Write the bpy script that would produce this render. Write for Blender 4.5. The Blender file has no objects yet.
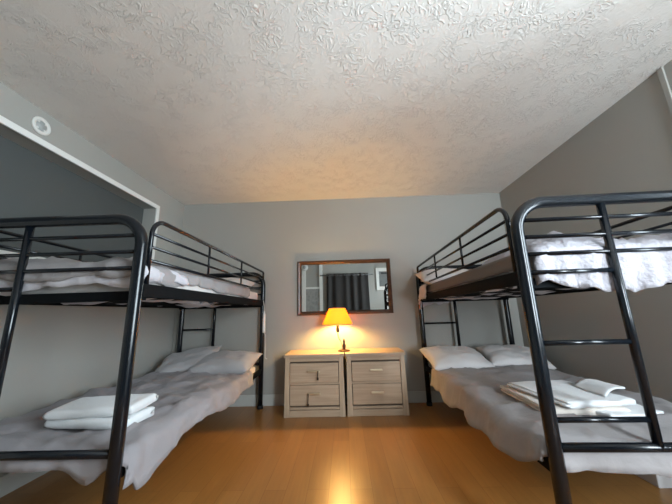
import bpy, bmesh, math, random
from mathutils import Vector, Matrix, noise
random.seed(7)
S = bpy.context.scene
COL = S.collection
PI = math.pi

# ------------------------------------------------------------------ materials
def mat(name, color=(.5, .5, .5), rough=.5, metal=0., bump=None, tint=None, spec=None, sheen=0., coat=0.):
    m = bpy.data.materials.new(name)
    m.use_nodes = True
    nt = m.node_tree
    b = nt.nodes['Principled BSDF']
    b.inputs['Base Color'].default_value = (*color, 1)
    b.inputs['Roughness'].default_value = rough
    b.inputs['Metallic'].default_value = metal
    if spec is not None:
        b.inputs['Specular IOR Level'].default_value = spec
    if sheen:
        b.inputs['Sheen Weight'].default_value = sheen
    if coat:
        b.inputs['Coat Weight'].default_value = coat
        b.inputs['Coat Roughness'].default_value = .15
    tc = nt.nodes.new('ShaderNodeTexCoord')
    if tint:                                    # (scale, second colour, detail)
        n = nt.nodes.new('ShaderNodeTexNoise')
        n.inputs['Scale'].default_value = tint[0]
        n.inputs['Detail'].default_value = tint[2] if len(tint) > 2 else 4
        r = nt.nodes.new('ShaderNodeMix')
        r.data_type = 'RGBA'
        r.inputs['A'].default_value = (*color, 1)
        r.inputs['B'].default_value = (*tint[1], 1)
        nt.links.new(tc.outputs['Object'], n.inputs['Vector'])
        nt.links.new(n.outputs['Fac'], r.inputs['Factor'])
        nt.links.new(r.outputs['Result'], b.inputs['Base Color'])
    if bump:                                    # (scale, strength, distance)
        n = nt.nodes.new('ShaderNodeTexNoise')
        n.inputs['Scale'].default_value = bump[0]
        n.inputs['Detail'].default_value = 5
        u = nt.nodes.new('ShaderNodeBump')
        u.inputs['Strength'].default_value = bump[1]
        u.inputs['Distance'].default_value = bump[2]
        nt.links.new(tc.outputs['Object'], n.inputs['Vector'])
        nt.links.new(n.outputs['Fac'], u.inputs['Height'])
        nt.links.new(u.outputs['Normal'], b.inputs['Normal'])
    return m

def ceiling_mat():
    m = mat('ceiling_plaster', (.78, .75, .71), .8)
    nt = m.node_tree; b = nt.nodes['Principled BSDF']; L = nt.links.new
    tc = nt.nodes.new('ShaderNodeTexCoord')
    # swirled, brushed plaster ridges that come in clusters
    warp = nt.nodes.new('ShaderNodeTexNoise'); warp.inputs['Scale'].default_value = 12
    warp.inputs['Detail'].default_value = 1.5
    L(tc.outputs['Object'], warp.inputs['Vector'])
    add = nt.nodes.new('ShaderNodeVectorMath'); add.operation = 'MULTIPLY_ADD'
    add.inputs[1].default_value = (.16, .16, .16)
    L(warp.outputs['Color'], add.inputs[0]); L(tc.outputs['Object'], add.inputs[2])
    ridge = nt.nodes.new('ShaderNodeTexNoise'); ridge.inputs['Scale'].default_value = 27
    ridge.inputs['Detail'].default_value = 2.5; ridge.inputs['Roughness'].default_value = .55
    L(add.outputs[0], ridge.inputs['Vector'])
    # thin ridge where the noise crosses one half
    sub = nt.nodes.new('ShaderNodeMath'); sub.operation = 'SUBTRACT'; sub.inputs[1].default_value = .5
    L(ridge.outputs['Fac'], sub.inputs[0])
    ab = nt.nodes.new('ShaderNodeMath'); ab.operation = 'ABSOLUTE'; L(sub.outputs[0], ab.inputs[0])
    mr = nt.nodes.new('ShaderNodeMapRange'); mr.interpolation_type = 'SMOOTHSTEP'
    mr.inputs['From Min'].default_value = 0.; mr.inputs['From Max'].default_value = .055
    mr.inputs['To Min'].default_value = 1.; mr.inputs['To Max'].default_value = 0.
    L(ab.outputs[0], mr.inputs['Value'])
    mask = nt.nodes.new('ShaderNodeTexNoise'); mask.inputs['Scale'].default_value = 6.5
    mask.inputs['Detail'].default_value = 3
    L(tc.outputs['Object'], mask.inputs['Vector'])
    mk = nt.nodes.new('ShaderNodeMapRange'); mk.interpolation_type = 'SMOOTHSTEP'
    mk.inputs['From Min'].default_value = .32; mk.inputs['From Max'].default_value = .66
    L(mask.outputs['Fac'], mk.inputs['Value'])
    mul = nt.nodes.new('ShaderNodeMath'); mul.operation = 'MULTIPLY'
    L(mr.outputs['Result'], mul.inputs[0]); L(mk.outputs['Result'], mul.inputs[1])
    fine = nt.nodes.new('ShaderNodeTexNoise'); fine.inputs['Scale'].default_value = 60
    fine.inputs['Detail'].default_value = 3
    L(tc.outputs['Object'], fine.inputs['Vector'])
    mx = nt.nodes.new('ShaderNodeMath'); mx.operation = 'MULTIPLY_ADD'; mx.inputs[1].default_value = .35
    L(fine.outputs['Fac'], mx.inputs[0]); L(mul.outputs[0], mx.inputs[2])
    bp = nt.nodes.new('ShaderNodeBump'); bp.inputs['Strength'].default_value = .75
    bp.inputs['Distance'].default_value = .0058
    L(mx.outputs[0], bp.inputs['Height']); L(bp.outputs['Normal'], b.inputs['Normal'])
    return m

def floor_mat():
    m = mat('laminate_floor', (.4, .2, .07), .3)
    nt = m.node_tree; b = nt.nodes['Principled BSDF']; L = nt.links.new
    tc = nt.nodes.new('ShaderNodeTexCoord')
    mp = nt.nodes.new('ShaderNodeMapping'); mp.inputs['Rotation'].default_value = (0, 0, PI/2)
    L(tc.outputs['Object'], mp.inputs['Vector'])
    br = nt.nodes.new('ShaderNodeTexBrick')
    br.inputs['Scale'].default_value = 1.0
    br.inputs['Brick Width'].default_value = 1.25
    br.inputs['Row Height'].default_value = .125
    br.inputs['Mortar Size'].default_value = .0012
    br.inputs['Color1'].default_value = (.345, .165, .045, 1)
    br.inputs['Color2'].default_value = (.290, .132, .034, 1)
    br.inputs['Mortar'].default_value = (.20, .08, .02, 1)
    br.inputs['Bias'].default_value = .0
    L(mp.outputs['Vector'], br.inputs['Vector'])
    mp2 = nt.nodes.new('ShaderNodeMapping'); mp2.inputs['Scale'].default_value = (22, 1.6, 1)
    L(tc.outputs['Object'], mp2.inputs['Vector'])
    gr = nt.nodes.new('ShaderNodeTexNoise'); gr.inputs['Scale'].default_value = 2; gr.inputs['Detail'].default_value = 6
    L(mp2.outputs['Vector'], gr.inputs['Vector'])
    mr = nt.nodes.new('ShaderNodeMapRange'); mr.inputs['To Min'].default_value = .78; mr.inputs['To Max'].default_value = 1.2
    L(gr.outputs['Fac'], mr.inputs['Value'])
    mul = nt.nodes.new('ShaderNodeMix'); mul.data_type = 'RGBA'; mul.blend_type = 'MULTIPLY'; mul.inputs['Factor'].default_value = 1
    L(br.outputs['Color'], mul.inputs['A']); L(mr.outputs['Result'], mul.inputs['B'])
    L(mul.outputs['Result'], b.inputs['Base Color'])
    rr = nt.nodes.new('ShaderNodeMapRange'); rr.inputs['To Min'].default_value = .26; rr.inputs['To Max'].default_value = .36
    L(gr.outputs['Fac'], rr.inputs['Value']); L(rr.outputs['Result'], b.inputs['Roughness'])
    return m

def wood_mat(name, c1, c2, rough, axis='X'):
    m = mat(name, c1, rough)
    nt = m.node_tree; b = nt.nodes['Principled BSDF']; L = nt.links.new
    tc = nt.nodes.new('ShaderNodeTexCoord')
    mp = nt.nodes.new('ShaderNodeMapping')
    mp.inputs['Scale'].default_value = {'X': (1.2, 20, 28), 'Z': (24, 20, 1.2)}[axis]
    L(tc.outputs['Object'], mp.inputs['Vector'])
    n = nt.nodes.new('ShaderNodeTexNoise'); n.inputs['Scale'].default_value = 1.6; n.inputs['Detail'].default_value = 6
    n.inputs['Distortion'].default_value = .6
    L(mp.outputs['Vector'], n.inputs['Vector'])
    r = nt.nodes.new('ShaderNodeValToRGB')
    r.color_ramp.elements[0].position = .32; r.color_ramp.elements[0].color = (*c2, 1)
    r.color_ramp.elements[1].position = .66; r.color_ramp.elements[1].color = (*c1, 1)
    L(n.outputs['Fac'], r.inputs['Fac']); L(r.outputs['Color'], b.inputs['Base Color'])
    bp = nt.nodes.new('ShaderNodeBump'); bp.inputs['Strength'].default_value = .15; bp.inputs['Distance'].default_value = .002
    L(n.outputs['Fac'], bp.inputs['Height']); L(bp.outputs['Normal'], b.inputs['Normal'])
    return m

M = {}
M['ceiling'] = ceiling_mat()
M['floor'] = floor_mat()
M['wall'] = mat('grey_wall_paint', (.36, .352, .322), .55, bump=(180, .12, .002), tint=(1.2, (.342, .334, .306)))
M['wall_dark'] = mat('dark_grey_recess_back', (.074, .080, .078), .7, bump=(160, .1, .002))
M['trim'] = mat('white_trim_paint', (.80, .79, .75), .4)
M['base'] = mat('baseboard_paint', (.50, .51, .48), .45)
M['black'] = mat('black_powder_coat', (.004, .006, .009), .20, spec=.42)
M['black_flat'] = mat('black_painted_steel', (.004, .005, .006), .8, spec=.1)
M['rubber'] = mat('black_rubber', (.01, .01, .01), .8)
M['duvet'] = mat('grey_duvet_cotton', (.30, .28, .292), .9, sheen=.1, bump=(16, .30, .01), tint=(7, (.255, .235, .245)))
M['sheet'] = mat('white_sheet_cotton', (.50, .485, .52), .85, sheen=.1, bump=(26, .5, .012))
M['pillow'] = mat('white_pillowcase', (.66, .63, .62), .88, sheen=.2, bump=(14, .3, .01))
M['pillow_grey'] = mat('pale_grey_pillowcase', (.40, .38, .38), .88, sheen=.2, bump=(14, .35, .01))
M['duvet_pale'] = mat('pale_grey_duvet_cotton', (.30, .28, .28), .9, sheen=.1, bump=(18, .4, .012), tint=(8, (.25, .23, .23)))
M['comforter'] = mat('white_comforter_cotton', (.40, .385, .42), .85, sheen=.05, bump=(34, .8, .02))
M['shaded'] = mat('shaded_taupe_blanket', (.17, .145, .13), .9, sheen=.1, bump=(20, .2, .006))  # shade of the side away from the windows put into the colour
M['mattress'] = mat('mattress_ticking', (.62, .58, .55), .9, bump=(60, .25, .004))
M['towel'] = mat('white_terry_towel', (.74, .75, .76), .95, sheen=.4, bump=(220, .6, .004))
M['towel_lamplit'] = mat('lamp_tinted_terry_towel', (.66, .60, .54), .95, sheen=.4, bump=(220, .6, .004))  # the lamp's warm light is mixed into this white towel's colour
M['oak'] = wood_mat('greyed_oak', (.50, .37, .255), (.40, .285, .19), .5, 'X')
M['oak_v'] = wood_mat('greyed_oak_upright', (.52, .39, .27), (.42, .305, .205), .5, 'Z')
M['gap'] = mat('dark_drawer_gap', (.11, .075, .05), .8)
M['brass'] = mat('brushed_pale_brass', (.62, .52, .36), .38, .9)
M['bronze'] = mat('dark_bronze', (.06, .04, .025), .4, .7)
M['mirror_wood'] = wood_mat('dark_walnut_frame', (.085, .034, .013), (.045, .018, .008), .35, 'X')
M['mirror'] = mat('mirror_silver', (.56, .57, .56), .015, 1.)
M['curtain'] = mat('charcoal_curtain', (.026, .022, .020), .9, sheen=.05, bump=(90, .3, .003))
M['steel'] = mat('brushed_steel', (.22, .22, .22), .4, 1.)
M['white_plastic'] = mat('white_plastic', (.72, .71, .67), .4)
M['plate_grey'] = mat('pale_grey_plastic', (.40, .41, .40), .5)
M['picture'] = mat('grey_print', (.22, .23, .22), .5, tint=(9, (.10, .10, .10)))
M['frosted'] = mat('mottled_door_glass', (.16, .16, .15), .25, tint=(14, (.45, .44, .42), 6))
M['slab'] = mat('white_board', (.62, .61, .62), .45)
M['dark_stripe'] = mat('dark_print_band', (.03, .03, .03), .5)

def shade_mat():
    m = bpy.data.materials.new('pleated_lamp_shade'); m.use_nodes = True
    nt = m.node_tree; nt.nodes.clear()
    out = nt.nodes.new('ShaderNodeOutputMaterial')
    d = nt.nodes.new('ShaderNodeBsdfDiffuse'); d.inputs['Color'].default_value = (.90, .56, .13, 1)
    t = nt.nodes.new('ShaderNodeBsdfTranslucent'); t.inputs['Color'].default_value = (.95, .50, .08, 1)
    mx = nt.nodes.new('ShaderNodeMixShader'); mx.inputs[0].default_value = .58
    nt.links.new(d.outputs[0], mx.inputs[1]); nt.links.new(t.outputs[0], mx.inputs[2])
    nt.links.new(mx.outputs[0], out.inputs['Surface'])
    return m
M['shade'] = shade_mat()
def bulb_mat():
    m = bpy.data.materials.new('glowing_bulb'); m.use_nodes = True
    b = m.node_tree.nodes['Principled BSDF']
    b.inputs['Base Color'].default_value = (1, .8, .5, 1)
    b.inputs['Emission Color'].default_value = (1, .61, .19, 1)
    b.inputs['Emission Strength'].default_value = 860
    return m
M['bulb'] = bulb_mat()
def pane_mat():
    m = bpy.data.materials.new('window_glass'); m.use_nodes = True
    nt = m.node_tree; nt.nodes.clear()
    out = nt.nodes.new('ShaderNodeOutputMaterial')
    t = nt.nodes.new('ShaderNodeBsdfTransparent'); t.inputs['Color'].default_value = (.94, .96, .96, 1)
    g = nt.nodes.new('ShaderNodeBsdfGlossy'); g.inputs['Roughness'].default_value = .02
    f = nt.nodes.new('ShaderNodeFresnel'); f.inputs['IOR'].default_value = 1.45
    mx = nt.nodes.new('ShaderNodeMixShader')
    nt.links.new(f.outputs[0], mx.inputs[0]); nt.links.new(t.outputs[0], mx.inputs[1]); nt.links.new(g.outputs[0], mx.inputs[2])
    nt.links.new(mx.outputs[0], out.inputs['Surface'])
    return m
M['glass'] = pane_mat()

# ------------------------------------------------------------------ mesh helpers
def obj(name, bm, m, parent=None, smooth=False, loc=None):
    me = bpy.data.meshes.new(name)
    bmesh.ops.recalc_face_normals(bm, faces=bm.faces[:])
    bm.to_mesh(me); bm.free()
    if smooth:
        for p in me.polygons: p.use_smooth = True
    me.materials.append(M[m] if isinstance(m, str) else m)
    o = bpy.data.objects.new(name, me)
    COL.objects.link(o)
    if parent: o.parent = parent
    if loc: o.location = loc
    return o

def tag(o, label, cat, group=None):
    o['label'] = label; o['category'] = cat
    if group: o['group'] = group
    return o

def thing(name, label, cat, loc=(0, 0, 0), rz=0, group=None):
    o = bpy.data.objects.new(name, None); COL.objects.link(o)
    o.empty_display_size = .1
    o.location = loc; o.rotation_euler = (0, 0, rz)
    return tag(o, label, cat, group)

def struct(name, bm, m, parent=None, smooth=False):
    o = obj(name, bm, m, parent, smooth)
    o['kind'] = 'structure'
    return o

def new(): return bmesh.new()

def add_box(bm, a, b, bevel=0., seg=2):
    r = bmesh.ops.create_cube(bm, size=1)
    vs = r['verts']
    for v in vs:
        v.co = Vector([a[i] + (v.co[i] + .5) * (b[i] - a[i]) for i in range(3)])
    if bevel:
        es = {e for v in vs for e in v.link_edges}
        bmesh.ops.bevel(bm, geom=list(es), offset=bevel, segments=seg, profile=.7, affect='EDGES')
    return bm

def box(a, b, bevel=0., seg=2): return add_box(new(), a, b, bevel, seg)

def add_tube(bm, pts, r, n=12, caps=True):
    pts = [Vector(p) for p in pts]
    rings = []
    t0 = (pts[1] - pts[0]).normalized()
    up = Vector((0, 0, 1)) if abs(t0.z) < .9 else Vector((1, 0, 0))
    nrm = t0.cross(up).normalized()
    for i, p in enumerate(pts):
        if i == 0: t = pts[1] - pts[0]
        elif i == len(pts) - 1: t = pts[-1] - pts[-2]
        else: t = (pts[i+1] - p).normalized() + (p - pts[i-1]).normalized()
        t.normalize()
        nrm = (nrm - t * nrm.dot(t)).normalized()
        bi = t.cross(nrm)
        rr = r[i] if isinstance(r, (list, tuple)) else r
        rings.append([bm.verts.new(p + (nrm * math.cos(2*PI*k/n) + bi * math.sin(2*PI*k/n)) * rr) for k in range(n)])
    for a, b in zip(rings, rings[1:]):
        for k in range(n):
            bm.faces.new((a[k], a[(k+1) % n], b[(k+1) % n], b[k]))
    if caps:
        bm.faces.new(rings[0][::-1]); bm.faces.new(rings[-1])
    return bm

def tube(pts, r, n=12): return add_tube(new(), pts, r, n)

def arc(c, a, b, r, n=8):
    """quarter arc from c+a*r to c+b*r"""
    c, a, b = Vector(c), Vector(a), Vector(b)
    return [c + (a * math.cos(PI/2*i/n) + b * math.sin(PI/2*i/n)) * r for i in range(n+1)]

def add_lathe(bm, prof, c=(0, 0, 0), n=28, closed=False):
    rings = []
    for (r, z) in prof:
        if r < 1e-5: rings.append([bm.verts.new((c[0], c[1], c[2]+z))])
        else: rings.append([bm.verts.new((c[0]+r*math.cos(2*PI*k/n), c[1]+r*math.sin(2*PI*k/n), c[2]+z)) for k in range(n)])
    prs = list(zip(rings, rings[1:]))
    if closed: prs.append((rings[-1], rings[0]))
    for a, b in prs:
        for k in range(n):
            k2 = (k+1) % n
            if len(a) == 1 and len(b) == 1: continue
            if len(a) == 1: bm.faces.new((a[0], b[k2], b[k]))
            elif len(b) == 1: bm.faces.new((a[k], a[k2], b[0]))
            else: bm.faces.new((a[k], a[k2], b[k2], b[k]))
    return bm

def subdiv(bm, cuts):
    bmesh.ops.subdivide_edges(bm, edges=bm.edges[:], cuts=cuts, use_grid_fill=True)
    return bm

def grid_bm(nu, nv, f):
    bm = new()
    V = [[bm.verts.new(f(i/nu, j/nv)) for j in range(nv+1)] for i in range(nu+1)]
    for i in range(nu):
        for j in range(nv):
            bm.faces.new((V[i][j], V[i+1][j], V[i+1][j+1], V[i][j+1]))
    return bm

def fn(x, y, z=0., oct=3):
    return noise.fractal(Vector((x, y, z)), 1., 2., oct, noise_basis='PERLIN_ORIGINAL')

def solid(o, t, off=-1):
    md = o.modifiers.new('thickness', 'SOLIDIFY'); md.thickness = t; md.offset = off
    return o

# ------------------------------------------------------------------ room
XL, XR, YB, YF, H = -2.057, 2.031, -1.2, 3.412, 2.44
T = .12
struct('floor', box((XL-.3, YB-.15, -.1), (XR+T, YF+.15, 0)), 'floor')
struct('ceiling', box((XL-.3, YB-.15, H), (XR+T, YF+.15, H+.1)), 'ceiling')
struct('wall_back', box((XL-.3, YF, 0), (XR+T, YF+.12, H)), 'wall')
# left wall with an recess above the far bunk, closed at its back by a dark panel
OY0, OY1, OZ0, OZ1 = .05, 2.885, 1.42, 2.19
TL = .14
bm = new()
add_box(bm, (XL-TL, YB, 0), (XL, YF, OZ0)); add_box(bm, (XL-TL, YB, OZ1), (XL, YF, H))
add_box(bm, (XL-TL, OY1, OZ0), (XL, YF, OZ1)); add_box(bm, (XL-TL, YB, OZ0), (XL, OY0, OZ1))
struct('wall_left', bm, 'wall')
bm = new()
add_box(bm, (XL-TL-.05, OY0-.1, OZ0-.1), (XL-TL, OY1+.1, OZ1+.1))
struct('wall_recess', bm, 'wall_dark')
# white casing round the opening
bm = new()
w, d = .038, .016
add_box(bm, (XL, OY0-w, OZ1-.006), (XL+d, OY1+w, OZ1+w), .004)
add_box(bm, (XL, OY1-.006, OZ0-w), (XL+d, OY1+w, OZ1-.006), .004)
add_box(bm, (XL, OY0-w, OZ0-w), (XL+d, OY0+.006, OZ1-.006), .004)
add_box(bm, (XL, OY0+.006, OZ0-w), (XL+d, OY1-.006, OZ0+.006), .004)
struct('trim_1', bm, 'trim')
# right wall with the daylight window, which stands beside and behind the camera
WY0, WY1, WZ0, WZ1 = -.85, .85, .75, 2.26
bm = new()
add_box(bm, (XR, YB, 0), (XR+T, YF, WZ0)); add_box(bm, (XR, YB, WZ1), (XR+T, YF, H))
add_box(bm, (XR, WY1, WZ0), (XR+T, YF, WZ1)); add_box(bm, (XR, YB, WZ0), (XR+T, WY0, WZ1))
struct('wall_right', bm, 'wall')
FX0, FX1, FZ0, FZ1 = 1.36, 1.97, .70, 2.26
bm = new()
add_box(bm, (XL-.3, YB-.12, 0), (FX0, YB, H)); add_box(bm, (FX1, YB-.12, 0), (XR+T, YB, H))
add_box(bm, (FX0, YB-.12, 0), (FX1, YB, FZ0)); add_box(bm, (FX0, YB-.12, FZ1), (FX1, YB, H))
struct('wall_front', bm, 'wall')
win = thing('window_1', 'white framed daylight window in the right wall', 'window', (XR, (WY0+WY1)/2, WZ0))
del win['category']; del win['label']; win['kind'] = 'structure'
wy = (WY1-WY0)/2; wz = WZ1-WZ0
bm = new()
for a, b in (((.02, -wy, 0), (.08, -wy+.05, wz)), ((.02, wy-.05, 0), (.08, wy, wz)), ((.02, -wy+.05, 0), (.08, wy-.05, .05)),
             ((.02, -wy+.05, wz-.05), (.08, wy-.05, wz)), ((.03, -.02, .05), (.07, .02, wz-.05))):
    add_box(bm, a, b, .004)
struct('window_frame', bm, 'trim', win)
struct('window_pane', box((.045, -wy+.05, .05), (.051, wy-.05, wz-.05)), 'glass', win)
struct('window_sill', box((-.05, -wy-.05, -.03), (.12, wy+.05, 0), .006), 'trim', win)
win = thing('added_window', 'x', 'x', ((FX0+FX1)/2, YB, FZ0))  # added window out of view, put in to bring light from the front
del win['category']; del win['label']; win['kind'] = 'structure'
wx = (FX1-FX0)/2; wz = FZ1-FZ0
bm = new()
for a, b in (((-wx, -.08, 0), (-wx+.045, -.02, wz)), ((wx-.045, -.08, 0), (wx, -.02, wz)), ((-wx+.045, -.08, 0), (wx-.045, -.02, .045)),
             ((-wx+.045, -.08, wz-.045), (wx-.045, -.02, wz)), ((-wx+.045, -.07, wz/2-.02), (wx-.045, -.03, wz/2+.02))):
    add_box(bm, a, b, .004)
struct('window_frame', bm, 'trim', win)
struct('window_pane', box((-wx+.045, -.052, .045), (wx-.045, -.046, wz-.045)), 'glass', win)
struct('window_sill', box((-wx-.04, -.12, -.03), (wx+.02, .05, 0), .006), 'trim', win)
# thin strip on the right wall and baseboards
struct('trim_2', box((XR-.012, 1.52, .11), (XR, 1.55, H), .004), 'wall')
def baseboard(name, a, b):
    bm = box(a, b, .004)
    struct(name, bm, 'base')
baseboard('baseboard_back', (XL, YF-.014, 0), (XR, YF, .115))
baseboard('baseboard_left', (XL, YB+.014, 0), (XL+.014, YF-.014, .115))
baseboard('baseboard_right', (XR-.014, YB+.014, 0), (XR, YF-.014, .115))
# panelled closet door behind the camera (seen in the mirror)
bm = new()
add_box(bm, (-1.19, YB, 0), (-1.08, YB+.03, H-.01), .004); add_box(bm, (-.69, YB, 0), (-.60, YB+.03, H-.01), .004)
add_box(bm, (-1.08, YB, 1.67), (-.69, YB+.025, 1.72), .004)
dr = struct('door_1', bm, 'trim')
struct('door_glass', box((-1.08, YB, .1), (-.69, YB+.012, 1.67)), 'frosted', dr)

# ------------------------------------------------------------------ bunk beds
W, LB, TOP = .95, 2.045, 1.503
def make_bunk(label, loc, rz):
    t = thing('bunk_bed', label, 'bunk bed', loc, rz, 'black metal bunk beds')
    rp, br = .0265, .135
    for y, nm in ((0, 'near'), (LB, 'far')):
        pts = [(0, y, .012), (0, y, .7), (0, y, TOP-rp-br)] + arc((br, y, TOP-rp-br), (-1, 0, 0), (0, 0, 1), br)[1:] \
            + arc((W-br, y, TOP-rp-br), (0, 0, 1), (1, 0, 0), br) + [(W, y, .7), (W, y, .012)]
        ef = obj('end_frame', tube(pts, rp, 18), 'black', t, True)
        for z in (1.392, 1.312, 1.233):
            obj('crossbar', tube([(.01, y, z), (W-.01, y, z)], .0095, 10), 'black', t, True)
        obj('end_rail', tube([(.01, y, .461), (W-.01, y, .461)], .0165, 12), 'black', t, True)
        yy = y
        obj('ladder_rail', tube([(.385, yy, TOP-rp), (.385, yy, .455)], .0165, 12), 'black', t, True)
        for z in (1.15, .851, .558):
            obj('ladder_rung', tube([(.01, yy, z), (.385, yy, z)], .0105, 10), 'black', t, True)
        for x in (0, W):
            bm = add_lathe(new(), [(0, 0), (.031, 0), (.031, .03), (.0275, .035), (0, .035)], (x, y, 0), 16)
            obj('foot_cap', bm, 'rubber', t, True)
        s = 1 if y == 0 else -1
        for z0, z1 in ((1.085, 1.13),):
            y0, y1 = sorted((y + s*.045, y + s*.075))
            obj('end_beam', box((.0, y0, z0), (W, y1, z1), .003), 'black_flat', t)
    for x in (0, W):
        for z0, z1 in ((1.10, 1.163), (.36, .41)):
            obj('side_rail', box((x-.012, .02, z0), (x+.012, LB-.02, z1), .003), 'black_flat', t)
        # guard rail: outer bow, two bars, bottom bar and two uprights
        gt, gb, r = 1.497, 1.28, .0115
        pts = [(x, .062, 1.15), (x, .062, gt-.09)] + arc((x, .152, gt-.09), (0, -1, 0), (0, 0, 1), .09)[1:] \
            + [(x, 1., gt), (x, LB-.03, gt), (x, LB-.012, gt-.012), (x, LB-.012, gt-.08)]
        g = obj('guard_rail', tube(pts, r, 10), 'black', t, True)
        for z in (1.417, 1.349, gb):
            obj('guard_bar', tube([(x, .065, z), (x, LB-.02, z)], .008 if z > gb else .009, 8), 'black', g, True)
        for y in (.675, 1.315):
            obj('guard_upright', tube([(x, y, gb), (x, y, gt)], .008, 8), 'black', g, True)
    for zc in (1.118, .367):
        for k in range(12):
            y = .14 + k * (LB-.28) / 11
            obj('slat', box((.0, y-.035, zc-.006), (W, y+.035, zc+.006), .002), 'black_flat', t)
    return t

LL, RL = (-1.906, 1.268, 0), (.803, 1.259, 0)
RRZ = -.035
bl = make_bunk('black metal bunk bed against the left wall, grey bedding on its upper bunk', LL, 0)
def copy_tree(o, parent=None):
    c = o.copy(); COL.objects.link(c)
    if parent: c.parent = parent
    for ch in list(o.children): copy_tree(ch, c)
    return c
brt = copy_tree(bl); brt.location = RL; brt.rotation_euler = (0, 0, RRZ)
tag(brt, 'black metal bunk bed against the right wall, white bedding on its upper bunk', 'bunk bed', 'black metal bunk beds')

def bed_place(o, side):
    o.location = Vector(LL if side == 'l' else RL)
    o.rotation_euler = (0, 0, 0 if side == 'l' else RRZ)
    return o

# ---- mattresses
def mattress(side, z0, z1, label):
    bm = box((.032, .085, z0), (W-.032, LB-.09, z1), .03, 4)
    o = obj('mattress', bm, 'mattress', None, True)
    bmp = new()
    loop = [(.06, .11), (W-.06, .11), (W-.06, LB-.115), (.06, LB-.115), (.06, .11)]
    o['x'] = 0; del o['x']
    bed_place(o, side)
    pip = obj('piping', add_tube(bmp, [(x, y, z1-.004) for x, y in loop], .006, 6), 'mattress', o, True)
    return tag(o, label, 'mattress', 'bunk mattresses')
mattress('l', .374, .452, 'thin mattress on the lower bunk of the left bed, under the grey duvet')
mattress('r', .374, .452, 'thin mattress on the lower bunk of the right bed, under the grey duvet')
mattress('l', 1.128, 1.25, 'thin mattress on the upper bunk of the left bed')
mattress('r', 1.128, 1.25, 'thin mattress on the upper bunk of the right bed')

# ---- draped covers
def cover(x0, x1, y0, y1, z, dl, dr, dn, df, seed, rad=.035, flare=.10, wr=.008, fold=.012, step=.021, edge=.02, puff=0., zfun=None, hem=None, crump=.0, ff=1.):
    """cloth lying on x0..x1, y0..y1 at z and hanging by dl, dr, dn, df over the four edges"""
    def span(a, b, n0, n1): return (a - n0, b + n1)
    ua, ub = span(x0, x1, dl, dr); va, vb = span(y0, y1, dn, df)
    nu, nv = max(4, int((ub-ua)/step)), max(4, int((vb-va)/step))
    def hang(e):               # e: arc length past the edge -> (outward, down)
        if e <= 0: return 0., 0.
        q = rad * PI / 2
        if e < q:
            a = e / rad
            return rad * math.sin(a), rad * (1 - math.cos(a))
        return rad + (e - q) * flare, rad + (e - q)
    def f(a, b):
        u = ua + a*(ub-ua); v = va + b*(vb-va)
        # ragged hem
        k = 1 + edge * 3 * fn(u*3.1+seed, v*3.1, seed*.7)
        if hem: k *= hem(u, v)
        ex = (x0-u if u < x0 else (u-x1 if u > x1 else 0)) * k
        ey = (y0-v if v < y0 else (v-y1 if v > y1 else 0)) * k
        sx = -1 if u < x0 else 1; sy = -1 if v < y0 else 1
        ox, zx = hang(ex); oy, zy = hang(ey)
        zd = max(zx, zy) + .35 * min(zx, zy)
        cx = min(max(u, x0), x1) + sx*ox; cy = min(max(v, y0), y1) + sy*oy
        if ex > 0 and ey > 0:
            cx -= sx * .25 * min(ox, oy); cy -= sy * .25 * min(ox, oy)
        n1 = fn(u*2.3+seed, v*2.3, seed, 4); n2 = fn(u*7+seed, v*5, seed+3, 3)
        zz = z - zd
        on = 1 if ex == 0 and ey == 0 else .25
        # long soft creases on the top
        cr = 1 - abs(fn(u*1.7+v*1.1+seed, v*1.9-u*.8, seed+9, 2))*2.2
        c2 = max(0, 1 - abs(fn(u*6+2*v+seed, v*5-u*2, seed+5, 2))*3.2)**2
        zz += on * (wr*(n1+.6*n2) + wr*1.3*max(0, cr)**3 + crump*c2)
        hx = crump*c2*.8
        if puff:
            px = min(1, max(0, min(u-x0, x1-u))/.12); py = min(1, max(0, min(v-y0, y1-v))/.12)
            zz += puff * (px*(2-px)) * (py*(2-py)) * (.85+.5*n1) if on == 1 else 0
        if zfun: zz += zfun(u, v)
        if ex > 0: cx += sx * min(1, ex/.12) * fold * (math.sin(v*17+seed+3*n1) + n2*1.5) + sx*hx
        if ey > 0: cy += sy * min(1, ey/.12) * fold * (math.sin(u*21*ff+seed+3*n1) + n2*1.5) - hx*.6
        return (cx, cy, zz)
    return grid_bm(nu, nv, f)

GR = 'duvets on the bunks'
def duvet(side, label, m, name='duvet', thick=.012, **k):
    o = solid(obj(name, cover(**k), m, None, True), thick, 0)
    bed_place(o, side)
    return tag(o, label, 'duvet', GR)

duvet('l', 'grey duvet on the lower bunk of the left bed, hanging over its side', 'duvet',
      x0=.055, x1=W-.008, y0=.062, y1=1.60, z=.466, dl=.04, dr=.15, dn=.088, df=.0, seed=2.3, flare=.10, wr=.015, fold=.009, edge=.09, rad=.045, crump=.018,
      hem=lambda u, v: 1 + (.22*math.exp(-((v-.05)/.09)**2) + .06*math.sin(v*6) if u > W-.02 and v > .06 else .8*math.exp(-((u-.82)/.07)**2)))
duvet('r', 'grey duvet on the lower bunk of the right bed, warm lit on its aisle side', 'duvet_pale',
      x0=.004, x1=W-.055, y0=.062, y1=1.62, z=.466, dl=.15, dr=.04, dn=.12, df=.0, seed=7.7, flare=.24, wr=.014, fold=.009, edge=.07, rad=.05, crump=.011,
      hem=lambda u, v: 1 + (.28*max(0, v-.1)/1.5 - .40*math.exp(-(max(0, v)/.12)**2) if u < .02 and v > 0 else (-.4 if u < .02 else 0)))
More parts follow.
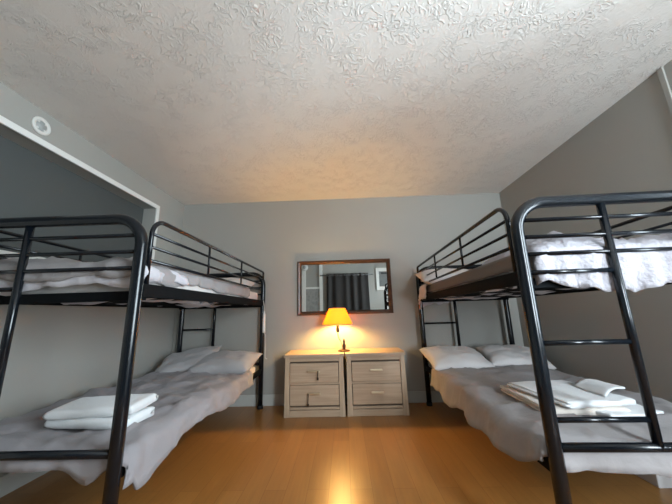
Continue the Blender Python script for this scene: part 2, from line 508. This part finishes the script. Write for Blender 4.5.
duvet('l', 'rumpled pale grey duvet on the upper bunk of the left bed', 'duvet_pale',
      x0=.045, x1=W-.05, y0=.045, y1=1.62, z=1.272, dl=.03, dr=.11, dn=.095, df=.0, seed=4.1, flare=-.03, wr=.014, fold=.008, edge=.16, rad=.03, puff=.03, crump=.016)
duvet('r', 'puffy white comforter bunched at the near end of the right upper bunk', 'comforter', name='comforter',
      x0=.10, x1=W-.045, y0=.055, y1=.66, z=1.268, dl=.05, dr=.03, dn=.19, df=.0, seed=9.2, flare=-.06, wr=.018, fold=.012, edge=.20, rad=.045, puff=.05, crump=.024, ff=2.6)
# flat sheets on the upper bunk of the right bed and under the duvets
def sheet(side, label, m, **k):
    o = solid(obj('bed_sheet', cover(**k), m, None, True), .004, 0)
    bed_place(o, side)
    return tag(o, label, 'sheet', 'sheets on the bunks')
sheet('r', 'taupe blanket hanging along the aisle side of the right upper bunk', 'shaded',
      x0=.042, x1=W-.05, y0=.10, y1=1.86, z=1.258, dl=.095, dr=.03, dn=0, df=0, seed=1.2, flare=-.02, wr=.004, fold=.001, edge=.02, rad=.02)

# untidy sheet that bulges down between the slats of the upper bunks
def sag(side, seed, label):
    bm = new(); nu, nv = 44, 90
    def z(u, v):
        k = (v - .14) / ((LB-.28)/11)
        gap = abs((k % 1) - .5)*2                     # 0 mid gap, 1 on a slat
        n = max(0, fn(u*3+seed, v*4, seed, 3) + .12)
        return 1.1265 - (.05*n*(1-gap**2) if gap < .75 else 0)
    V = [[bm.verts.new((.06+.83*i/nu, .14+1.76*j/nv, z(.06+.83*i/nu, .14+1.76*j/nv))) for j in range(nv+1)] for i in range(nu+1)]
    for i in range(nu):
        for j in range(nv): bm.faces.new((V[i][j], V[i+1][j], V[i+1][j+1], V[i][j+1]))
    o = bed_place(obj('bed_sheet', bm, 'sheet', None, True), side)
    return tag(o, label, 'sheet', 'sheets on the bunks')
sag('l', 3.3, 'white sheet bulging down between the slats of the left upper bunk')
sag('r', 8.1, 'white sheet bulging down between the slats of the right upper bunk')

sheet('l', 'crumpled white sheet spilling out at the near end of the left upper bunk', 'sheet',
      x0=.05, x1=W-.042, y0=.052, y1=.42, z=1.258, dl=.02, dr=.10, dn=.115, df=0, seed=5.5, flare=-.05, wr=.012, fold=.012, edge=.14, rad=.03, crump=.022)
sheet('r', 'white sheet hanging at the far end of the right upper bunk, lit orange', 'sheet',
      x0=.012, x1=.66, y0=1.66, y1=LB-.055, z=1.264, dl=.16, dr=0, dn=0, df=.19, seed=6.4, flare=.02, wr=.008, fold=.012, edge=.28, rad=.03, crump=.016)

# ---- pillows
def pillow_bm(w, d, h, seed, nu=34, nv=26):
    bm = new()
    def P(a, b, s):
        u, v = 2*a-1, 2*b-1
        e = max(0, (1-abs(u)**3.0)) ** .5 * max(0, (1-abs(v)**3.0)) ** .5
        k = 1 + .035*(u*u*v*v) - .05*((1-u*u)*v*v + (1-v*v)*u*u)
        n = fn(u*1.6+seed, v*1.6, seed, 3) * .14 + fn(u*5+seed, v*4, s+seed, 2) * .05
        return (u*w/2*k, v*d/2*k, s*h/2*e*(1+n) + .012*fn(u*2, v*2+seed, seed))
    top = [[bm.verts.new(P(i/nu, j/nv, 1)) for j in range(nv+1)] for i in range(nu+1)]
    bot = [[top[i][j] if i in (0, nu) or j in (0, nv) else bm.verts.new(P(i/nu, j/nv, -1)) for j in range(nv+1)] for i in range(nu+1)]
    for i in range(nu):
        for j in range(nv):
            bm.faces.new((top[i][j], top[i+1][j], top[i+1][j+1], top[i][j+1]))
            bm.faces.new((bot[i][j], bot[i][j+1], bot[i+1][j+1], bot[i+1][j]))
    return bm
def pillow(label, loc, rot, size, m, seed):
    o = obj('pillow', pillow_bm(*size, seed), m, None, True)
    o.location = loc; o.rotation_euler = rot
    return tag(o, label, 'pillow', 'bed pillows')
R = math.radians
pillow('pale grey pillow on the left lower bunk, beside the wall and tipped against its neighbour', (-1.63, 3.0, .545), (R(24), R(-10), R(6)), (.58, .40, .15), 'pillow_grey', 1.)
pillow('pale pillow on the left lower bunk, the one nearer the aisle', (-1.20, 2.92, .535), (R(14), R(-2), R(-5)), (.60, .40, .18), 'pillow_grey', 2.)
pillow('white pillow on the right lower bunk, the one nearer the aisle and lamp', (1.07, 2.92, .525), (R(16), R(3), R(5)), (.58, .42, .18), 'pillow', 3.)
pillow('white pillow on the right lower bunk, the one nearer the right wall', (1.64, 2.96, .525), (R(16), R(4), R(-4)), (.55, .40, .16), 'pillow', 4.)
pillow('white pillow at the far end of the left upper bunk', (-1.32, 3.03, 1.325), (R(12), 0, R(2)), (.60, .40, .14), 'pillow', 5.)
pillow('white pillow at the far end of the right upper bunk, its end lit orange', (1.12, 3.0, 1.335), (R(16), R(2), R(-4)), (.62, .42, .16), 'pillow', 6.)

# ---- folded towels
def towel_bm(w, d, h, layers, seed, droop=0.):
    """folded towel: one rounded fold towards -y, layer edges at the back and the two ends"""
    prof = []
    n = 10
    for i in range(n+1):                       # fold
        a = PI/2 + PI*i/n
        prof.append((-d/2 + h/2 + math.cos(a)*h/2, h/2 + math.sin(a)*h/2))
    prof = prof[::-1]
    top, bot = [], []
    m = 14
    back = []
    lh = h / layers
    for k in range(layers):
        z = k*lh
        off = .010*math.sin(seed*3+k*2.1)
        back += [(d/2-.006+off, z+.001), (d/2+off, z+lh*.35), (d/2+off, z+lh*.65), (d/2-.006+off, z+lh-.001)]
        if k < layers-1: back.append((d/2-.03, z+lh))
    lower = [(-d/2+h/2+(d-h/2-.02)*i/m, 0.) for i in range(1, m)]
    upper = [(-d/2+h/2+(d-h/2-.02)*i/m, h) for i in range(m-1, 0, -1)]
    ring = prof[::-1] + lower + back + upper
    # prof runs top to bottom on the fold after the reversal below
    bm = new()
    nx = 30
    rings = []
    for i in range(nx+1):
        a = i/nx; x = (a-.5)*w
        e = min(1, min(a, 1-a)*w/.018)
        rr = []
        for (y, z) in ring:
            zz = h/2 + (z-h/2)*(.80+.20*math.sqrt(e))
            zz += .006*fn(x*5+seed, y*5, seed, 3)*(z/h) - droop*max(0, abs(x)/w*2-.6)**2
            xx = x + .006*fn(y*9+seed, z*60, seed+i*0, 2)
            rr.append(bm.verts.new((xx, y + .006*fn(x*6+seed, z*20, seed), zz)))
        rings.append(rr)
    N = len(ring)
    for r0, r1 in zip(rings, rings[1:]):
        for k in range(N):
            bm.faces.new((r0[k], r0[(k+1) % N], r1[(k+1) % N], r1[k]))
    for r in (rings[0], rings[-1]):
        f = bm.faces.new(r)
    bmesh.ops.triangulate(bm, faces=[f for f in bm.faces if len(f.verts) > 4])
    return bm
def towel(label, loc, rz, size, layers, m, seed, tilt=(0, 0)):
    o = obj('folded_towel', towel_bm(*size, layers, seed), m, None, True)
    o.location = loc; o.rotation_euler = (tilt[0], tilt[1], rz)
    return tag(o, label, 'towel', 'folded towels on the lower bunks')
towel('folded white towel on the left lower bunk, at the bottom of the pair', (-1.262, 1.545, .485), R(-5), (.42, .20, .050), 3, 'towel', 1.)
towel('folded white towel on the left lower bunk, on top of the other', (-1.262, 1.553, .537), R(2), (.42, .21, .048), 3, 'towel', 2., (R(2), R(-2)))
towel('folded lamp-tinted towel at the bottom of the pile on the right lower bunk', (1.165, 1.735, .483), R(88), (.45, .38, .036), 4, 'towel_lamplit', 3.)
tw = towel('white towel with a turned-up corner on top of the pile on the right lower bunk', (1.20, 1.715, .521), R(97), (.42, .36, .030), 3, 'towel', 4.)
def flap(a, b):            # a runs along the fold, b from the fold out to the free edge
    x = (a-.5)*.20; t = b*.11
    return (x*(1-.15*b) + .01*math.sin(b*3), -t*math.cos(.5) - .02*b*b, .004 + .036*math.sin(min(1, b*1.15)*PI*.6) + .005*fn(x*9, t*9, 2.))
fo = solid(obj('turned_up_corner', grid_bm(14, 12, flap), 'towel', tw, True), .008, 0)
fo.location = (-.065, -.085, .026); fo.rotation_euler = (0, 0, R(-8))
def cloth_small(a, b):
    u, v = (a-.5)*.30, (b-.5)*.20
    return (u + .01*fn(v*6, u*6, 3.), v + .012*fn(u*7, v*7, 5.), .012 + .012*fn(u*6, v*6, 1.) + .010*max(0, fn(u*3, v*3, 8.)))
o = solid(obj('washcloth', subdiv(grid_bm(16, 12, cloth_small), 1), 'towel', None, True), .010, 0)
o.location = (1.33, 1.565, .484); o.rotation_euler = (0, 0, R(10))
tag(o, 'white washcloth lying loose in front of the right towel pile', 'washcloth')

# ------------------------------------------------------------------ low white board under the right bunk
tag(obj('storage_box', box((1.705, 1.84, 0), (1.985, 2.75, .085), .006), 'slab'), 'low white flat box on the floor under the right bunk', 'box')

# ------------------------------------------------------------------ nightstands
def nightstand(x0, x1, label, keys):
    y0, y1, h = 3.02, 3.392, .59
    xc = (x0+x1)/2; w = (x1-x0)/2
    t = thing('nightstand', label, 'nightstand', (xc, y0, 0), 0, 'pair of oak nightstands')
    D = y1-y0
    bm = new()
    add_box(bm, (-w+.012, .02, .0), (-w+.03, D, h-.03)); add_box(bm, (w-.03, .02, 0), (w-.012, D, h-.03))
    add_box(bm, (-w+.03, D-.012, .04), (w-.03, D, h-.03)); add_box(bm, (-w+.03, .045, .06), (w-.03, D-.012, .075))
    obj('carcass', bm, 'oak_v', t)
    # front: two uprights that widen a little to the foot, rails
    for s in (-1, 1):
        bm = new()
        a = box((-.022, 0, 0), (.022, .04, h-.032), .004)
        for v in a.verts:
            if v.co.z < .1 and v.co.x*s > 0: v.co.x += s*.010
        a.transform(Matrix.Translation((s*(w-.036), 0, 0)))
        obj('upright', a, 'oak_v', t)
    obj('plinth', box((-w+.058, .008, .0), (w-.058, .04, .062), .003), 'oak', t)
    obj('plinth_moulding', box((-w+.058, .014, .066), (w-.058, .04, .088), .006), 'oak', t)
    obj('rail', box((-w+.058, .006, h-.072), (w-.058, .04, h-.032), .003), 'oak', t)
    obj('drawer_rail', box((-w+.058, .006, .298), (w-.058, .034, .315), .002), 'oak', t)
    obj('inner_panel', box((-w+.058, .034, .088), (w-.058, .044, h-.072)), 'gap', t)
    bm = box((-w, -.012, h-.032), (w, D, h), .008, 3)
    obj('top', bm, 'oak', t)
    iw = w-.064
    for z0, z1 in ((.108, .295), (.318, .502)):
        dz = obj('drawer', box((-iw, -.004, z0), (iw, .033, z1), .006, 2), 'oak', t)
        bm = new(); zc = (z0+z1)/2 + .018
        add_box(bm, (-.062, -.034, zc-.010), (.062, -.022, zc+.010), .004)
        add_tube(bm, [(-.045, -.024, zc), (-.045, -.002, zc)], .006, 8); add_tube(bm, [(.045, -.024, zc), (.045, -.002, zc)], .006, 8)
        obj('handle', bm, 'brass', dz)
        kx = {.318: .04, .108: -.058}[z0]
        if keys:                     # a dark tag hanging off the pull
            bm = new(); ln = .055 if z0 > .2 else .085
            add_tube(bm, [(kx, -.037, zc+.004), (kx, -.039, zc-.015), (kx-.004, -.037, zc-ln)], .0045, 8)
            add_box(bm, (kx-.012, -.041, zc-ln-.026), (kx+.008, -.034, zc-ln), .003)
            obj('hanging_tag', bm, 'bronze', dz)
    return t
nightstand(-.638, -.020, 'left oak nightstand with dark tags hanging from its drawer pulls', True)
nightstand(-.010, .603, 'right oak nightstand with plain drawer pulls', False)

# ------------------------------------------------------------------ table lamp
t = thing('table_lamp', 'lit table lamp with a yellow shade on the two nightstands', 'lamp', (-.015, 3.19, .59))
obj('base', add_lathe(new(), [(0, 0), (.066, 0), (.068, .006), (.062, .012), (.03, .018), (.012, .024), (0, .024)], (-.005, 0, 0), 32), 'bronze', t, True)
obj('ornament', add_lathe(new(), [(0, .02), (.010, .022), (.016, .04), (.018, .06), (.010, .085), (.013, .10), (.006, .125), (0, .135)], (-.002, -.012, 0), 18), 'bronze', t, True)
sx = -.068
obj('stem', tube([(-.012, .01, .015), (-.025, .01, .06), (-.05, .008, .12), (sx, .0, .17), (sx, 0, .235)], .0055, 10), 'brass', t, True)
obj('socket', add_lathe(new(), [(0, .195), (.014, .198), (.018, .215), (.016, .25), (.016, .303), (0, .303)], (sx, 0, 0), 18), 'bronze', t, True)
obj('bulb', add_lathe(new(), [(0, .300), (.013, .306), (.018, .325), (.030, .355), (.031, .375), (.022, .397), (0, .406)], (sx, 0, 0), 20), 'bulb', t, True)
bm = new()
n = 96; rings = []
for k, (r, z) in enumerate(((.163, .283), (.156, .300), (.122, .380), (.093, .445), (.090, .457))):
    rr = []
    for i in range(n):
        rj = r * (1 + (.012 if i % 2 else -.004) * (1 if 0 < k < 4 else .4))
        rr.append(bm.verts.new((sx+rj*math.cos(2*PI*i/n), rj*math.sin(2*PI*i/n), z)))
    rings.append(rr)
for a, b in zip(rings, rings[1:]):
    for i in range(n): bm.faces.new((a[i], a[(i+1) % n], b[(i+1) % n], b[i]))
solid(obj('lamp_shade', bm, 'shade', t, True), .002, 0)
bm = new()
for rr, z in ((.163, .283), (.090, .457)):
    add_tube(bm, [(sx+rr*math.cos(2*PI*i/40), rr*math.sin(2*PI*i/40), z) for i in range(41)], .003, 6)
for i in range(3):
    a = 2*PI*i/3
    add_tube(bm, [(sx, 0, .443), (sx+.090*math.cos(a), .090*math.sin(a), .455)], .0015, 6)
add_tube(bm, [(sx+.0, 0, .443), (sx+.034, 0, .42), (sx+.036, 0, .30), (sx+.014, 0, .290)], .0015, 6)
obj('shade_ring', bm, 'brass', t, True)

# ------------------------------------------------------------------ wall mirror
t = thing('wall_mirror', 'wide rectangular mirror in a dark wood frame above the nightstands', 'mirror', (.008, YF, 1.302))
mw, mh, fw = .566, .326, .043
def frame_side(x0, x1, z0, z1, pts):
    pass
bm = new()
prof = [(0, 0), (0, -.030), (.012, -.036), (.030, -.030), (.038, -.016), (fw, -.014), (fw, 0)]
cs = [(-mw, -mh), (mw, -mh), (mw, mh), (-mw, mh)]
ringv = []
for (cx, cz) in cs:
    sx_, sz_ = (1 if cx < 0 else -1), (1 if cz < 0 else -1)
    ringv.append([bm.verts.new((cx + sx_*a, b, cz + sz_*a)) for a, b in prof])
for k in range(4):
    a, b = ringv[k], ringv[(k+1) % 4]
    for i in range(len(prof)):
        j = (i+1) % len(prof)
        bm.faces.new((a[i], b[i], b[j], a[j]))
obj('frame', bm, 'mirror_wood', t)
bm = new()
i0 = fw-.006
pr2 = [(i0, -.0155), (i0+.003, -.0185), (i0+.008, -.015), (i0+.008, -.009), (i0, -.009)]
ringv = []
for (cx, cz) in cs:
    sx_, sz_ = (1 if cx < 0 else -1), (1 if cz < 0 else -1)
    ringv.append([bm.verts.new((cx + sx_*a, b, cz + sz_*a)) for a, b in pr2])
for k in range(4):
    a, b = ringv[k], ringv[(k+1) % 4]
    for i in range(5):
        j = (i+1) % 5
        bm.faces.new((a[i], b[i], b[j], a[j]))
obj('inner_bead', bm, 'bronze', t)
obj('mirror_glass', box((-mw+fw-.006, -.012, -mh+fw-.006), (mw-fw+.006, -.006, mh-fw+.006)), 'mirror', t)

# ------------------------------------------------------------------ round plate on the left header
t = thing('wall_plate', 'round white electrical plate on the left wall just under the ceiling', 'plate', (XL, 1.65, 2.32))
def disc(prof, m, name, par):
    bm = add_lathe(new(), prof, (0, 0, 0), 36)
    bm.transform(Matrix.Rotation(PI/2, 4, 'Y'))
    return obj(name, bm, m, par, True)
disc([(.036, 0), (.060, 0), (.062, .006), (.056, .012), (.044, .012), (.036, .006), (.036, 0)], 'white_plastic', 'ring', t)
disc([(0, 0), (.036, 0), (.036, .005), (0, .005)], 'plate_grey', 'centre_disc', t)
for k in range(4):
    a = PI/4 + k*PI/2
    cy, cz = .033*math.cos(a), .033*math.sin(a)
    obj('tab', box((.004, cy-.006, cz-.006), (.010, cy+.006, cz+.006), .003), 'white_plastic', t)

# ------------------------------------------------------------------ white cord with a plug block on the far post of the left bunk
t = thing('power_cord', 'white cord with a plug block hanging down the far post of the left bunk', 'cord', (-.925, 3.275, .80))
bm = add_lathe(new(), [(0, .0), (.015, .0), (.017, .01), (.017, .155), (.014, .165), (.016, .172), (.016, .195), (.010, .212), (.005, .245), (0, .247)], (0, 0, 0), 18)
obj('plug_block', bm, 'white_plastic', t, True)
obj('cable', tube([(0, 0, .24), (-.003, .0, .30), (-.012, .004, .345), (-.02, .02, .36)], .003, 8), 'white_plastic', t, True)
obj('loose_cable', tube([(0, 0, .003), (.018, .01, -.03), (.022, .01, -.15), (.018, .01, -.26), (.026, .01, -.285), (.042, .01, -.28)], .003, 8), 'white_plastic', t, True)

# ------------------------------------------------------------------ what the mirror shows of the wall behind the camera
t = thing('curtain', 'charcoal curtain on a rod, seen in the mirror', 'curtain', (.11, YB+.06, 0))
def cur(a, b):
    x = (a-.5)*1.18; z = .15 + b*1.93
    return (x*(1+.04*(1-b)), .022*math.sin(a*2*PI*5)*(1-.25*b) + .008*math.sin(a*41), z)
solid(obj('fabric', grid_bm(180, 20, cur), 'curtain', t, True), .003, 0)
for k in range(10):
    bm = new(); gx = -.54 + k*.12
    add_tube(bm, [(gx + .028*math.cos(2*PI*i/20), .03, 2.035 + .028*math.sin(2*PI*i/20)) for i in range(21)], .007, 6)
    obj('grommet', bm, 'steel', t, True)
t = thing('curtain_rod', 'steel curtain rod through the curtain grommets, seen in the mirror', 'rod', (.11, YB+.06, 2.035))
obj('rod', tube([(-.75, 0.0, 0), (.70, 0.0, 0)], .011, 12), 'steel', t, True)
for s in (-.76, .71):
    obj('finial', add_lathe(new(), [(0, -.022), (.016, -.016), (.022, 0), (.016, .016), (0, .022)], (s, 0, 0), 16), 'steel', t, True)
    obj('bracket', box((s*.93-.008, -.06, -.012), (s*.93+.008, -.008, .012)), 'steel', t)
t = thing('framed_picture', 'white framed picture with a dark band, seen at the mirror edge', 'picture', (1.13, YB, 1.58))
bm = new()
for a, b in (((-.2, 0, 0), (-.12, .03, .63)), ((.12, 0, 0), (.2, .03, .63)), ((-.12, 0, 0), (.12, .03, .1)), ((-.12, 0, .53), (.12, .03, .63))):
    add_box(bm, a, b, .004)
obj('picture_frame', bm, 'white_plastic', t)
obj('print', box((-.12, 0, .1), (.12, .012, .53)), 'picture', t)
obj('dark_band', box((-.06, .012, .45), (.12, .016, .50)), 'dark_stripe', t)
t = thing('smoke_detector', 'round cream smoke detector above the closet door, seen in the mirror', 'smoke detector', (-1.11, YB+.031, 2.29))
bm = add_lathe(new(), [(0, 0), (.10, 0), (.10, .02), (.07, .034), (0, .036)], (0, 0, 0), 28); bm.transform(Matrix.Rotation(-PI/2, 4, 'X'))
obj('housing', bm, 'white_plastic', t, True)
bm = add_lathe(new(), [(0, .034), (.045, .034), (.045, .04), (0, .04)], (0, 0, 0), 20); bm.transform(Matrix.Rotation(-PI/2, 4, 'X'))
obj('sensor_cap', bm, 'plate_grey', t, True)
tag(obj('wall_outlet', box((1.15, YB, 1.05), (1.22, YB+.008, 1.16), .003), 'white_plastic'), 'small white switch plate low in the mirror by its right edge', 'switch')

# ------------------------------------------------------------------ camera
def camera():
    cd = bpy.data.cameras.new('camera'); co = bpy.data.objects.new('camera', cd)
    COL.objects.link(co)
    cd.sensor_fit = 'HORIZONTAL'; cd.sensor_width = 36; cd.lens = 36*280/672
    cd.clip_start = .02
    pitch, yaw, roll = .212, .024, -.029
    m = Matrix.Rotation(yaw, 4, 'Z') @ Matrix.Rotation(PI/2+pitch, 4, 'X') @ Matrix.Rotation(roll, 4, 'Z')
    m.translation = Vector((0, 0, 1.003))
    co.matrix_world = m
    S.camera = co
camera()

# ------------------------------------------------------------------ light
def lamp(name, kind, loc, energy, color, **k):
    d = bpy.data.lights.new(name, kind); d.energy = energy; d.color = color
    for a, b in k.items(): setattr(d, a, b)
    o = bpy.data.objects.new(name, d); o.location = loc; COL.objects.link(o)
    return o
a = lamp('window_daylight', 'AREA', (XR+.10, 0, (WZ0+WZ1)/2), 195, (.80, .91, 1.), shape='RECTANGLE', size=WZ1-WZ0-.04, size_y=WY1-WY0-.04)
a.rotation_euler = (0, R(90), 0)         # faces -x, into the room
a = lamp('added_front_light', 'AREA', ((FX0+FX1)/2, YB-.10, (FZ0+FZ1)/2), 160, (.84, .92, 1.), shape='RECTANGLE', size=FX1-FX0-.04, size_y=FZ1-FZ0-.04)  # added fill light in the unseen front opening, brightens the far end
a.rotation_euler = (R(90), 0, 0)         # faces +y, into the room
w = bpy.data.worlds.new('sky'); S.world = w; w.use_nodes = True
bg = w.node_tree.nodes['Background']
bg.inputs['Color'].default_value = (.75, .85, 1., 1); bg.inputs['Strength'].default_value = 1.2

S.view_settings.view_transform = 'Standard'
S.view_settings.look = 'None'
S.view_settings.gamma = 1
S.view_settings.use_curve_mapping = False
S.view_settings.exposure = .17
S.cycles.use_denoising = True
S.cycles.max_bounces = 8
S.cycles.diffuse_bounces = 5
S.cycles.sample_clamp_indirect = 6
